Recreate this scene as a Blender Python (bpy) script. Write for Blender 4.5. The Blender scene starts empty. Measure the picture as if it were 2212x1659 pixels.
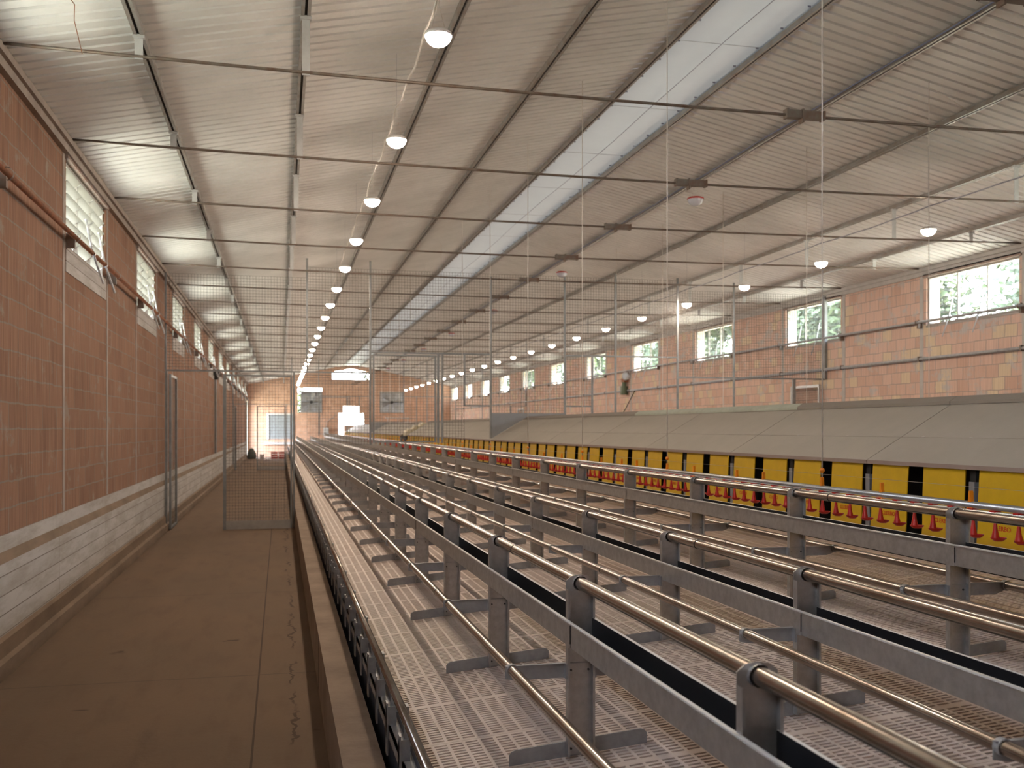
import bpy, math, random
from mathutils import Vector, Matrix
random.seed(7)
C = bpy.context.scene.collection
SC = bpy.context.scene
PI = math.pi

# ------------------------------------------------------------------ camera, sky, sun, exposure
cam_d = bpy.data.cameras.new('camera')
cam = bpy.data.objects.new('camera', cam_d); C.objects.link(cam)
F_PX, YAW = 2124.0, math.atan2(500.0, 2124.0)
cam_d.sensor_width = 36.0; cam_d.sensor_fit = 'HORIZONTAL'
cam_d.lens = F_PX / 2212.0 * 36.0
cam_d.shift_y = 95.5 / 2212.0
cam.location = (0, 0, 1.7); cam.rotation_euler = (PI/2, 0, -YAW)
cam_d.clip_start = 0.05; cam_d.clip_end = 300
cam_d.dof.use_dof = True; cam_d.dof.focus_distance = 4.2; cam_d.dof.aperture_fstop = 5.0
SC.camera = cam

SC.view_settings.view_transform = 'Standard'
SC.view_settings.look = 'None'
SC.view_settings.exposure = 0.2
SC.view_settings.gamma = 1.0
SC.view_settings.use_curve_mapping = False
SC.cycles.use_denoising = True
SC.cycles.max_bounces = 8; SC.cycles.diffuse_bounces = 5; SC.cycles.glossy_bounces = 4
SC.cycles.transparent_max_bounces = 16; SC.cycles.transmission_bounces = 4
SC.cycles.sample_clamp_indirect = 10.0
SC.cycles.caustics_reflective = False; SC.cycles.caustics_refractive = False

SKY = 26.0
SUN = 60.0
LAMP = 340.0
w = bpy.data.worlds.new('World'); SC.world = w; w.use_nodes = True
nt = w.node_tree; nt.nodes.clear()
out = nt.nodes.new('ShaderNodeOutputWorld'); bg = nt.nodes.new('ShaderNodeBackground')
tc = nt.nodes.new('ShaderNodeTexCoord'); sp = nt.nodes.new('ShaderNodeSeparateXYZ'); rmp = nt.nodes.new('ShaderNodeValToRGB')
rmp.color_ramp.elements[0].position = 0.0; rmp.color_ramp.elements[0].color = (.95, .98, 1, 1)
rmp.color_ramp.elements[1].position = 1.0; rmp.color_ramp.elements[1].color = (.60, .75, 1, 1)
nt.links.new(tc.outputs['Generated'], sp.inputs[0]); nt.links.new(sp.outputs['Z'], rmp.inputs[0])
nt.links.new(rmp.outputs[0], bg.inputs['Color']); bg.inputs['Strength'].default_value = SKY
nt.links.new(bg.outputs[0], out.inputs[0])
sd = bpy.data.lights.new('sun', 'SUN'); sun = bpy.data.objects.new('sun', sd); C.objects.link(sun)
sd.energy = SUN; sd.angle = 0.009; sd.color = (1, .95, .86)
sun.rotation_euler = Vector((-.42, .30, -1.0)).to_track_quat('-Z', 'Y').to_euler()   # high, from beyond the right wall

# ------------------------------------------------------------------ dimensions
XL, XR, XC = -1.9, 10.3, 4.2
YE, YF = 60.4, -5.0                # end wall, wall behind the camera
EAVE, RIDGE, SLOPE = 4.32, 5.6, 0.21
BAY0, BAY = 7.33, 2.305
def bay(k): return BAY0 + BAY*k
def roofz(x): return RIDGE - SLOPE*abs(x - XC)
XS3 = .45 + 3.198*2/3              # the strip beside the nests rises more steeply
def slatz(x): return .65 + .09*(x - .885) + max(0, x - XS3)*.03

# ------------------------------------------------------------------ materials
MATS = {}
def mat(name, col=(.5,.5,.5), rough=.6, metal=0.0, var=0.0, vscale=8.0, col2=None, bump=0.0, bscale=40.0, stretch=(1,1,1), rvar=0.0, spec=.5):
    m = bpy.data.materials.new(name); m.use_nodes = True; MATS[name] = m
    n, l = m.node_tree.nodes, m.node_tree.links
    b = n['Principled BSDF']
    b.inputs['Base Color'].default_value = (*col, 1); b.inputs['Roughness'].default_value = rough; b.inputs['Metallic'].default_value = metal
    b.inputs['Specular IOR Level'].default_value = spec
    if var or bump or rvar:
        t = n.new('ShaderNodeTexCoord'); mp = n.new('ShaderNodeMapping'); mp.inputs['Scale'].default_value = stretch
        l.new(t.outputs['Object'], mp.inputs[0])
    if var or rvar:
        no = n.new('ShaderNodeTexNoise'); no.inputs['Scale'].default_value = vscale; no.inputs['Detail'].default_value = 6; no.inputs['Roughness'].default_value = .65
        l.new(mp.outputs[0], no.inputs['Vector'])
    if var:
        mx = n.new('ShaderNodeMix'); mx.data_type = 'RGBA'
        c2 = col2 or tuple(c*(1-var) for c in col)
        mx.inputs['A'].default_value = (*col, 1); mx.inputs['B'].default_value = (*c2, 1)
        r = n.new('ShaderNodeValToRGB'); r.color_ramp.elements[0].position = .35; r.color_ramp.elements[1].position = .7
        l.new(no.outputs['Fac'], r.inputs[0]); l.new(r.outputs[0], mx.inputs['Factor']); l.new(mx.outputs['Result'], b.inputs['Base Color'])
    if rvar:
        mr = n.new('ShaderNodeMapRange'); mr.inputs['To Min'].default_value = rough - rvar; mr.inputs['To Max'].default_value = rough + rvar
        l.new(no.outputs['Fac'], mr.inputs['Value']); l.new(mr.outputs[0], b.inputs['Roughness'])
    if bump:
        nb = n.new('ShaderNodeTexNoise'); nb.inputs['Scale'].default_value = bscale; nb.inputs['Detail'].default_value = 4
        l.new(mp.outputs[0], nb.inputs['Vector'])
        bp = n.new('ShaderNodeBump'); bp.inputs['Strength'].default_value = bump; bp.inputs['Distance'].default_value = .02
        l.new(nb.outputs['Fac'], bp.inputs['Height']); l.new(bp.outputs[0], b.inputs['Normal'])
    return m

def brick_mat(name, axis, c1, c2, cm, bw, rh, mortar, stria, blotch, off=.5, c3=None, smear=None):
    """Hollow clay blocks in courses, mapped on the wall plane (world position)."""
    m = bpy.data.materials.new(name); m.use_nodes = True; MATS[name] = m
    n, l = m.node_tree.nodes, m.node_tree.links; b = n['Principled BSDF']; b.inputs['Roughness'].default_value = .9
    b.inputs['Specular IOR Level'].default_value = .15
    g = n.new('ShaderNodeNewGeometry'); s = n.new('ShaderNodeSeparateXYZ'); cb = n.new('ShaderNodeCombineXYZ')
    l.new(g.outputs['Position'], s.inputs[0]); l.new(s.outputs[axis], cb.inputs['X']); l.new(s.outputs['Z'], cb.inputs['Y'])
    # wobble so joints are not ruler straight
    nz = n.new('ShaderNodeTexNoise'); nz.inputs['Scale'].default_value = 5; nz.inputs['Detail'].default_value = 3; l.new(cb.outputs[0], nz.inputs['Vector'])
    va = n.new('ShaderNodeVectorMath'); va.operation = 'MULTIPLY_ADD'; va.inputs[1].default_value = (.03, .03, 0)
    l.new(nz.outputs['Color'], va.inputs[0]); l.new(cb.outputs[0], va.inputs[2])
    br = n.new('ShaderNodeTexBrick'); l.new(va.outputs[0], br.inputs['Vector'])
    br.offset = off; br.squash = 1
    br.inputs['Scale'].default_value = 1; br.inputs['Brick Width'].default_value = bw; br.inputs['Row Height'].default_value = rh
    br.inputs['Mortar Size'].default_value = mortar; br.inputs['Mortar Smooth'].default_value = .3; br.inputs['Bias'].default_value = -.2
    br.inputs['Color1'].default_value = (*c1, 1); br.inputs['Color2'].default_value = (*c2, 1); br.inputs['Mortar'].default_value = (*cm, 1)
    last = br.outputs['Color']
    if c3:   # some blocks of a paler clay
        br2 = n.new('ShaderNodeTexBrick'); l.new(va.outputs[0], br2.inputs['Vector']); br2.offset = off
        for k in ('Scale','Brick Width','Row Height','Mortar Size'): br2.inputs[k].default_value = br.inputs[k].default_value
        br2.inputs['Color1'].default_value = (0,0,0,1); br2.inputs['Color2'].default_value = (1,1,1,1); br2.inputs['Mortar'].default_value = (0,0,0,1)
        rr = n.new('ShaderNodeValToRGB'); rr.color_ramp.interpolation = 'CONSTANT'; rr.color_ramp.elements[0].color = (0,0,0,1); rr.color_ramp.elements[1].position = .86; rr.color_ramp.elements[1].color = (1,1,1,1)
        l.new(br2.outputs['Color'], rr.inputs[0])
        m3 = n.new('ShaderNodeMix'); m3.data_type = 'RGBA'; m3.inputs['B'].default_value = (*c3, 1)
        l.new(rr.outputs[0], m3.inputs['Factor']); l.new(last, m3.inputs['A']); last = m3.outputs['Result']
    # smeared mortar patches
    n2 = n.new('ShaderNodeTexNoise'); n2.inputs['Scale'].default_value = 2.6; n2.inputs['Detail'].default_value = 8; n2.inputs['Roughness'].default_value = .7; l.new(cb.outputs[0], n2.inputs['Vector'])
    r2 = n.new('ShaderNodeValToRGB'); r2.color_ramp.elements[0].position = 1 - blotch; r2.color_ramp.elements[1].position = min(1, 1.08 - blotch)
    l.new(n2.outputs['Fac'], r2.inputs[0])
    m2 = n.new('ShaderNodeMix'); m2.data_type = 'RGBA'; m2.inputs['B'].default_value = (*(smear or cm), 1)
    l.new(r2.outputs[0], m2.inputs['Factor']); l.new(last, m2.inputs['A']); last = m2.outputs['Result']
    # vertical scratch marks of the clay
    mp = n.new('ShaderNodeMapping'); mp.inputs['Scale'].default_value = (55, 1.6, 1); l.new(cb.outputs[0], mp.inputs[0])
    ns = n.new('ShaderNodeTexNoise'); ns.inputs['Scale'].default_value = 1; ns.inputs['Detail'].default_value = 3; l.new(mp.outputs[0], ns.inputs['Vector'])
    ml = n.new('ShaderNodeMix'); ml.data_type = 'RGBA'; ml.blend_type = 'MULTIPLY'; ml.inputs['Factor'].default_value = stria
    rs = n.new('ShaderNodeValToRGB'); rs.color_ramp.elements[0].position = .3; rs.color_ramp.elements[0].color = (.45,.42,.4,1); rs.color_ramp.elements[1].position = .65
    l.new(ns.outputs['Fac'], rs.inputs[0]); l.new(last, ml.inputs['A']); l.new(rs.outputs[0], ml.inputs['B'])
    l.new(ml.outputs['Result'], b.inputs['Base Color'])
    bp = n.new('ShaderNodeBump'); bp.inputs['Strength'].default_value = .5; bp.inputs['Distance'].default_value = .01
    l.new(ns.outputs['Fac'], bp.inputs['Height']); l.new(bp.outputs[0], b.inputs['Normal'])
    return m

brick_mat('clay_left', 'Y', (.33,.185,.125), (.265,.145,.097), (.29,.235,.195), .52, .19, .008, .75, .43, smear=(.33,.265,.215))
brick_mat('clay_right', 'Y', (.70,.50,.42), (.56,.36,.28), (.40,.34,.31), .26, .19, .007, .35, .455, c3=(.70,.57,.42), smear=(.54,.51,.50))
brick_mat('clay_end', 'X', (.62,.39,.29), (.52,.31,.22), (.42,.34,.29), .27, .19, .009, .3, .36)
mat('roof_sheet', (.79,.775,.77), .75, var=.16, vscale=1.3, bump=.1, bscale=30)
def ridge_mat():
    m = mat('ridge_sheet', (.60,.64,.66), .5, var=.08, vscale=1.2); n, l = m.node_tree.nodes, m.node_tree.links
    t = n.new('ShaderNodeBsdfTranslucent'); t.inputs[0].default_value = (.60,.63,.62,1); a = n.new('ShaderNodeMixShader'); a.inputs[0].default_value = RIDGE_T
    l.new(n['Principled BSDF'].outputs[0], a.inputs[1]); l.new(t.outputs[0], a.inputs[2]); l.new(a.outputs[0], n['Material Output'].inputs[0])
RIDGE_T = .007
ridge_mat()
mat('purlin_steel', (.32,.315,.31), .5, .45, var=.35, vscale=6, col2=(.24,.19,.16))
mat('purlin_dark', (.03,.025,.02), .8)
mat('rod_steel', (.20,.18,.16), .55, .5, var=.5, vscale=9, col2=(.16,.09,.06))
mat('strap', (.55,.55,.56), .5, .4, var=.2)
mat('galv', (.56,.55,.54), .40, .85, var=.22, vscale=30, rvar=.1)
mat('galv_lip', (.76,.74,.71), .4, .25, var=.1)
mat('galv_dull', (.42,.42,.43), .55, .6, var=.25, vscale=18)
mat('pipe_metal', (.46,.42,.385), .22, .95, var=.28, vscale=7, col2=(.27,.20,.15), stretch=(3,.6,3), rvar=.08)
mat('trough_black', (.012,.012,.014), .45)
mat('chain_dark', (.05,.05,.055), .35, .7)
mat('dark', (.02,.02,.02), .7)
mat('slat_plastic', (.66,.545,.48), .55, var=.15, vscale=5, col2=(.56,.44,.37))
mat('board_grey', (.40,.38,.36), .6, .2, var=.2)
mat('plate_blue', (.10,.11,.14), .5, .4, var=.3)
mat('nest_board', (.41,.375,.325), .62, var=.10, vscale=2.5, bump=.04)
mat('nest_edge', (.30,.23,.20), .7)
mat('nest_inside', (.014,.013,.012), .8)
mat('cap_green', (.46,.50,.42), .5, var=.15)
mat('cap_dark', (.26,.23,.20), .6)
mat('flap_yellow', (.62,.385,.003), .5, var=.10, vscale=12)
mat('flap_red', (.55,.025,.012), .6)
mat('cup_red', (.46,.013,.010), .4)
mat('clip_orange', (.85,.27,.01), .4)
mat('white_plastic', (.72,.68,.66), .5)
mat('rope', (.70,.66,.62), .8)
mat('cable_grey', (.30,.30,.36), .6)
mat('cable_blue', (.16,.19,.34), .5)
mat('wire', (.11,.105,.10), .6, .1)
mat('frame_steel', (.27,.28,.29), .5, .4, var=.3)
mat('rust', (.30,.11,.05), .75, .2, var=.5, vscale=10, col2=(.16,.08,.05))
mat('rust_beam', (.24,.13,.10), .8, var=.4, vscale=7, col2=(.34,.30,.28))
mat('sheet_grey', (.30,.31,.33), .55, .4, var=.1)
mat('mullion', (.35,.33,.31), .6)
mat('lever', (.45,.46,.48), .4, .7)
mat('red_plastic', (.45,.04,.03), .5, var=.3, vscale=20)
mat('green_paint', (.10,.13,.08), .5)
mat('sack', (.06,.07,.06), .8)
mat('cream', (.66,.60,.44), .6)
mat('fan_steel', (.36,.36,.36), .5, .3, var=.3)
mat('shutter', (.27,.29,.31), .6, var=.2)
mat('white_paint', (.46,.46,.47), .6)
mat('grit', (.52,.51,.38), .9, var=.3, vscale=.6)
mat('bark', (.16,.11,.08), .9, var=.3)
mat('leaf', (.045,.070,.020), .5, var=.5, vscale=1.5, col2=(.085,.105,.045))

def concrete_floor():
    m = mat('floor_concrete', (.30,.215,.15), .85, spec=.2); n, l = m.node_tree.nodes, m.node_tree.links; b = n['Principled BSDF']
    g = n.new('ShaderNodeNewGeometry'); s = n.new('ShaderNodeSeparateXYZ'); l.new(g.outputs['Position'], s.inputs[0])
    def noise(scale, detail=6, sx=(1,1,1)):
        mp = n.new('ShaderNodeMapping'); mp.inputs['Scale'].default_value = sx; l.new(g.outputs['Position'], mp.inputs[0])
        t = n.new('ShaderNodeTexNoise'); t.inputs['Scale'].default_value = scale; t.inputs['Detail'].default_value = detail; t.inputs['Roughness'].default_value = .62
        l.new(mp.outputs[0], t.inputs['Vector']); return t
    def mix(a, fac, col, blend='MIX'):
        x = n.new('ShaderNodeMix'); x.data_type = 'RGBA'; x.blend_type = blend; l.new(fac, x.inputs['Factor']); l.new(a, x.inputs['A']); x.inputs['B'].default_value = (*col, 1); return x.outputs['Result']
    def ramp(f, p0, p1):
        r = n.new('ShaderNodeValToRGB'); r.color_ramp.elements[0].position = p0; r.color_ramp.elements[1].position = p1; l.new(f, r.inputs[0]); return r.outputs[0]
    base = n.new('ShaderNodeRGB'); base.outputs[0].default_value = (.185,.122,.080,1)
    c = mix(base.outputs[0], ramp(noise(.7, 5, (1,.5,1)).outputs['Fac'], .4, .7), (.155,.108,.074))
    c = mix(c, ramp(noise(6, 8, (1,.25,1)).outputs['Fac'], .5, .75), (.15,.098,.066))
    c = mix(c, ramp(noise(2.4, 3, (.8,1.6,1)).outputs['Fac'], .70, .73), (.09,.06,.042))
    # ragged dried crust along the kerb
    e = noise(3.2, 6); a = n.new('ShaderNodeMath'); a.operation = 'MULTIPLY_ADD'; a.inputs[1].default_value = .30; l.new(e.outputs['Fac'], a.inputs[0]); l.new(s.outputs['X'], a.inputs[2])
    gt = n.new('ShaderNodeMath'); gt.operation = 'COMPARE'; gt.inputs[1].default_value = .235; gt.inputs[2].default_value = .010; l.new(a.outputs[0], gt.inputs[0]); 
    gm = n.new('ShaderNodeMath'); gm.operation = 'MULTIPLY'; l.new(gt.outputs[0], gm.inputs[0]); l.new(ramp(noise(1.1, 2).outputs['Fac'], .46, .52), gm.inputs[1])
    c = mix(c, gm.outputs[0], (.085,.057,.04))
    # lengthwise joint and cross joints
    j = n.new('ShaderNodeMath'); j.operation = 'COMPARE'; j.inputs[1].default_value = -.145; j.inputs[2].default_value = .006; l.new(s.outputs['X'], j.inputs[0])
    c = mix(c, j.outputs[0], (.08,.055,.04))
    md = n.new('ShaderNodeMath'); md.operation = 'PINGPONG'; md.inputs[1].default_value = 1.75; l.new(s.outputs['Y'], md.inputs[0])
    j2 = n.new('ShaderNodeMath'); j2.operation = 'LESS_THAN'; j2.inputs[1].default_value = .008; l.new(md.outputs[0], j2.inputs[0])
    c = mix(c, j2.outputs[0], (.12,.085,.06))
    l.new(c, b.inputs['Base Color'])
    bp = n.new('ShaderNodeBump'); bp.inputs['Strength'].default_value = .35; bp.inputs['Distance'].default_value = .01
    l.new(noise(25, 6).outputs['Fac'], bp.inputs['Height']); l.new(bp.outputs[0], b.inputs['Normal'])
concrete_floor()

def plinth_mat():
    m = mat('plinth_concrete', (.42,.39,.365), .85, spec=.2); n, l = m.node_tree.nodes, m.node_tree.links; b = n['Principled BSDF']
    g = n.new('ShaderNodeNewGeometry'); s = n.new('ShaderNodeSeparateXYZ'); l.new(g.outputs['Position'], s.inputs[0])
    cb = n.new('ShaderNodeCombineXYZ'); l.new(s.outputs['Y'], cb.inputs['X']); l.new(s.outputs['Z'], cb.inputs['Y'])
    br = n.new('ShaderNodeTexBrick'); l.new(cb.outputs[0], br.inputs['Vector']); br.offset = 0
    for k, v in (('Scale',1),('Brick Width',BAY),('Row Height',.135),('Mortar Size',.004),('Bias',0)): br.inputs[k].default_value = v
    br.inputs['Color1'].default_value = (.50,.47,.45,1); br.inputs['Color2'].default_value = (.42,.39,.37,1); br.inputs['Mortar'].default_value = (.17,.14,.12,1)
    no = n.new('ShaderNodeTexNoise'); no.inputs['Scale'].default_value = 3.5; no.inputs['Detail'].default_value = 8; no.inputs['Roughness'].default_value = .7; mpp = n.new('ShaderNodeMapping'); mpp.inputs['Scale'].default_value = (.35, 1.8, 1); l.new(cb.outputs[0], mpp.inputs[0]); l.new(mpp.outputs[0], no.inputs['Vector'])
    r = n.new('ShaderNodeValToRGB'); r.color_ramp.elements[0].position = .42; r.color_ramp.elements[1].position = .72; l.new(no.outputs['Fac'], r.inputs[0])
    mx = n.new('ShaderNodeMix'); mx.data_type = 'RGBA'; mx.inputs['B'].default_value = (.30,.26,.22,1); l.new(r.outputs[0], mx.inputs['Factor']); l.new(br.outputs['Color'], mx.inputs['A'])
    l.new(mx.outputs['Result'], b.inputs['Base Color'])
plinth_mat()
mat('kerb_concrete', (.34,.25,.19), .85, var=.35, vscale=3, bump=.2, spec=.2)
mat('dusty_base', (.24,.17,.12), .9, var=.35, vscale=4, stretch=(1,.3,1), spec=.2)
mat('mortar_grey', (.50,.48,.47), .85, var=.2, vscale=5, spec=.2)
mat('column_concrete', (.36,.30,.265), .85, var=.25, vscale=6, spec=.2)

def pane_mat(name, clear, tr, gl):
    m = bpy.data.materials.new(name); m.use_nodes = True; MATS[name] = m
    n, l = m.node_tree.nodes, m.node_tree.links; n.clear()
    o = n.new('ShaderNodeOutputMaterial'); a = n.new('ShaderNodeBsdfTransparent'); t = n.new('ShaderNodeBsdfTranslucent'); d = n.new('ShaderNodeBsdfPrincipled')
    a.inputs[0].default_value = (.92,.95,.94,1); t.inputs[0].default_value = (*tr, 1); d.inputs['Base Color'].default_value = (.8,.8,.76,1); d.inputs['Roughness'].default_value = .15
    x1 = n.new('ShaderNodeMixShader'); x2 = n.new('ShaderNodeMixShader'); x1.inputs[0].default_value = 1-clear; x2.inputs[0].default_value = gl
    l.new(a.outputs[0], x1.inputs[1]); l.new(t.outputs[0], x1.inputs[2]); l.new(x1.outputs[0], x2.inputs[1]); l.new(d.outputs[0], x2.inputs[2]); l.new(x2.outputs[0], o.inputs[0])
pane_mat('louver_milky', .02, (.30,.29,.255), .2)
pane_mat('louver_clear', .88, (.10,.105,.10), .035)
def lamp_mats():
    m = mat('lamp_lit', (.9,.85,.8), .4); b = m.node_tree.nodes['Principled BSDF']
    b.inputs['Emission Color'].default_value = (1,.82,.64,1); b.inputs['Emission Strength'].default_value = LAMP
    m = mat('lamp_glass', (.62,.62,.72), .2)
lamp_mats()
M = MATS

# ------------------------------------------------------------------ mesh helpers
ORG = {}
class MB:
    def __init__(s): s.v, s.f, s.m = [], [], []
    def poly(s, pts, mi=0):
        k = len(s.v); s.v += [tuple(p) for p in pts]; s.f.append(tuple(range(k, k+len(pts)))); s.m.append(mi)
    def box(s, x0, x1, y0, y1, z0, z1, mi=0):
        k = len(s.v)
        s.v += [(x0,y0,z0),(x1,y0,z0),(x1,y1,z0),(x0,y1,z0),(x0,y0,z1),(x1,y0,z1),(x1,y1,z1),(x0,y1,z1)]
        for q in ((0,3,2,1),(4,5,6,7),(0,1,5,4),(1,2,6,5),(2,3,7,6),(3,0,4,7)): s.f.append(tuple(k+i for i in q)); s.m.append(mi)
        return s
    def prism(s, poly, axis, a, b, mi=0):
        """poly: 2-D points; axis 'x': (y,z), 'y': (x,z), 'z': (x,y); extruded from a to b."""
        def P(p, t): return {'x':(t,p[0],p[1]), 'y':(p[0],t,p[1]), 'z':(p[0],p[1],t)}[axis]
        k, n = len(s.v), len(poly)
        s.v += [P(p, a) for p in poly] + [P(p, b) for p in poly]
        s.f.append(tuple(range(k+n-1, k-1, -1))); s.m.append(mi); s.f.append(tuple(range(k+n, k+2*n))); s.m.append(mi)
        for i in range(n):
            j = (i+1) % n; s.f.append((k+i, k+j, k+n+j, k+n+i)); s.m.append(mi)
        return s
    def strip(s, poly, a, b, mats, closed=True):
        """cross-section (x,z) swept along Y with one material per side"""
        k, n = len(s.v), len(poly)
        s.v += [(p[0],a,p[1]) for p in poly] + [(p[0],b,p[1]) for p in poly]
        for i in range(n if closed else n-1):
            j = (i+1) % n; s.f.append((k+i, k+j, k+n+j, k+n+i)); s.m.append(mats[i])
        return s
    def bar(s, p, q, r, n=8, mi=0, cap=True):
        return s.tube([p, q], r, n, mi, cap)
    def tube(s, pts, r, n=8, mi=0, cap=True):
        pts = [Vector(p) for p in pts]; k0 = len(s.v); up = None
        for i, p in enumerate(pts):
            d = (pts[min(i+1, len(pts)-1)] - pts[max(i-1, 0)]).normalized()
            if up is None:
                up = Vector((0,0,1)) if abs(d.z) < .9 else Vector((1,0,0))
            a = d.cross(up).normalized(); up = a.cross(d).normalized()
            rr = r[i] if isinstance(r, (list, tuple)) else r
            for j in range(n):
                t = 2*PI*j/n + PI/n; s.v.append(tuple(p + a*(rr*math.cos(t)) + up*(rr*math.sin(t))))
        for i in range(len(pts)-1):
            for j in range(n):
                a0 = k0+i*n+j; b0 = k0+i*n+(j+1)%n; s.f.append((a0, b0, b0+n, a0+n)); s.m.append(mi)
        if cap:
            s.f.append(tuple(range(k0+n-1, k0-1, -1))); s.m.append(mi)
            e = k0+(len(pts)-1)*n; s.f.append(tuple(range(e, e+n))); s.m.append(mi)
        return s
    def lathe(s, prof, c=(0,0,0), n=20, mi=0, axis='z'):
        k = len(s.v)
        for r, h in prof:
            for j in range(n):
                t = 2*PI*j/n; x, y = r*math.cos(t), r*math.sin(t)
                s.v.append({'z':(c[0]+x,c[1]+y,c[2]+h), 'y':(c[0]+x,c[1]+h,c[2]+y), 'x':(c[0]+h,c[1]+x,c[2]+y)}[axis])
        for i in range(len(prof)-1):
            for j in range(n):
                a = k+i*n+j; b = k+i*n+(j+1)%n; s.f.append((a,b,b+n,a+n)); s.m.append(mi)
        return s
    def build(s, name, mats, parent=None, smooth=False, org=None):
        me = bpy.data.meshes.new(name)
        o0 = ORG.get(parent.name, Vector((0,0,0))) if parent else Vector(org or (0,0,0))
        me.from_pydata([(v[0]-o0.x, v[1]-o0.y, v[2]-o0.z) for v in s.v], [], s.f)
        for m in (mats if isinstance(mats, (list, tuple)) else [mats]): me.materials.append(M[m])
        me.polygons.foreach_set('material_index', s.m)
        if smooth: me.polygons.foreach_set('use_smooth', [True]*len(me.polygons))
        me.update()
        o = bpy.data.objects.new(name, me); C.objects.link(o)
        if parent: o.parent = parent; ORG[o.name] = o0
        else: o.location = o0; ORG[o.name] = o0
        return o
def smooth_by_angle(o, ang=40):
    me = o.data; me.polygons.foreach_set('use_smooth', [True]*len(me.polygons)); me.set_sharp_from_angle(angle=math.radians(ang)); return o
def tag(o, label, cat, group=None, kind=None):
    o['label'] = label; o['category'] = cat
    if group: o['group'] = group
    if kind: o['kind'] = kind
    return o
def empty(name, loc):
    o = bpy.data.objects.new(name, None); C.objects.link(o); o.location = loc; o.empty_display_size = .1; ORG[o.name] = Vector(loc); return o
def kids(o): return [c for c in bpy.data.objects if c.parent == o]
def copy_tree(o, loc, tree):
    """tree: [(part, [subparts])] of o; copies share mesh data"""
    r = o.copy(); C.objects.link(r); r.location = loc
    for p, subs in tree:
        c = p.copy(); C.objects.link(c); c.parent = r
        for q in subs:
            d = q.copy(); C.objects.link(d); d.parent = c
    return r
ONES = 'zeroth first second third fourth fifth sixth seventh eighth ninth tenth eleventh twelfth thirteenth fourteenth fifteenth sixteenth seventeenth eighteenth nineteenth'.split()
TENS = {2:('twentieth','twenty'),3:('thirtieth','thirty'),4:('fortieth','forty'),5:('fiftieth','fifty'),6:('sixtieth','sixty'),7:('seventieth','seventy')}
def nth(k):
    if k < 20: return ONES[k]
    return TENS[k//10][0] if k % 10 == 0 else TENS[k//10][1] + '-' + ONES[k % 10]

def wall_boxes(mb, u0, u1, z0, z1, holes, put):
    """rectangle u0..u1 x z0..z1 minus holes (ua,ub,za,zb), as boxes through put(ua,ub,za,zb)"""
    us = sorted({u0, u1, *[h[0] for h in holes], *[h[1] for h in holes]})
    for a, b in zip(us, us[1:]):
        if b <= u0 or a >= u1: continue
        cuts = sorted([(h[2], h[3]) for h in holes if h[0] <= a + 1e-6 and h[1] >= b - 1e-6])
        z = z0
        for za, zb in cuts:
            if za > z + 1e-6: put(a, b, z, za)
            z = max(z, zb)
        if z < z1 - 1e-6: put(a, b, z, z1)

# ------------------------------------------------------------------ setting: ground, floor, walls, roof
mb = MB(); mb.poly([(-120,-80,-.25),(140,-80,-.25),(140,200,-.25),(-120,200,-.25)])
tag(mb.build('ground', 'grit'), 'pale sunlit ground outside the barn', 'ground', kind='structure')
mb = MB(); mb.box(XL-.3, XR+.3, YF-.3, YE+.3, -.2, 0)
tag(mb.build('floor', 'floor_concrete'), 'dusty brown concrete floor of the aisle and under the slats', 'floor', kind='structure')

WZ0, WZ1 = 3.38, 4.17
LK, RK = [k for k in range(-5, 23, 2)], [k for k in range(-4, 23, 2)]
lw = [(bay(k)+.10, bay(k+1)-.12, WZ0, WZ1) for k in LK]
rw = [(bay(k)+.10, bay(k+1)-.12, WZ0, WZ1) for k in RK]
DOORL = (57.5, 59.9, 0, 3.25)
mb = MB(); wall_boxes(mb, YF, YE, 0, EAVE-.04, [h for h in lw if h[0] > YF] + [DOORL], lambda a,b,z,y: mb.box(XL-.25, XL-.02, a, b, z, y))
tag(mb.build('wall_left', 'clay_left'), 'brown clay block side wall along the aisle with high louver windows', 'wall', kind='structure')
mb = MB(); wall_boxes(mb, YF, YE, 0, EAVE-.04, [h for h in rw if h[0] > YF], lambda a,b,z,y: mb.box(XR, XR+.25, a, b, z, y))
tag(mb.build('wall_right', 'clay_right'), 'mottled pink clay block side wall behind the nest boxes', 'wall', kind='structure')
# end wall
def E(x): return x*.976
def EZ(z): return 1.7+(z-1.7)*.976
FAN1 = (E(1.03), E(2.49), EZ(2.66), EZ(4.19)); FAN2 = (E(6.05), E(7.57), EZ(2.66), EZ(3.99)); SHUT = (E(-.69), E(.79), EZ(1.04), EZ(2.52))
DU = (E(3.79), E(4.78), EZ(2.64), EZ(3.08)); DM = (E(3.51), E(5.08), EZ(1.89), EZ(2.64)); DL = (E(3.51), E(3.84), EZ(.7), EZ(1.89))
TW = (E(3.12), E(5.41), EZ(4.70))
mb = MB(); wall_boxes(mb, XL-.25, XR+.25, 0, 4.2, [FAN1, FAN2, SHUT, DU, DM, DL], lambda a,b,z,y: mb.box(a, b, YE, YE+.25, z, y))
mb.prism([(XL-.25,4.2),(TW[0],4.2),(TW[0],roofz(TW[0])),(XL-.25,roofz(XL-.25))], 'y', YE, YE+.25)
mb.prism([(TW[1],4.2),(XR+.25,4.2),(XR+.25,roofz(XR+.25)),(TW[1],roofz(TW[1]))], 'y', YE, YE+.25)
mb.box(TW[0], TW[1], YE, YE+.25, 4.2, TW[2])
mb.prism([(TW[0],5.12),(XC,5.33),(TW[1],5.12),(TW[1],roofz(TW[1])),(XC,5.6),(TW[0],roofz(TW[0]))], 'y', YE, YE+.25)
tag(mb.build('wall_end', 'clay_end'), 'orange clay block gable wall at the far end of the barn', 'wall', kind='structure')
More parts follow.
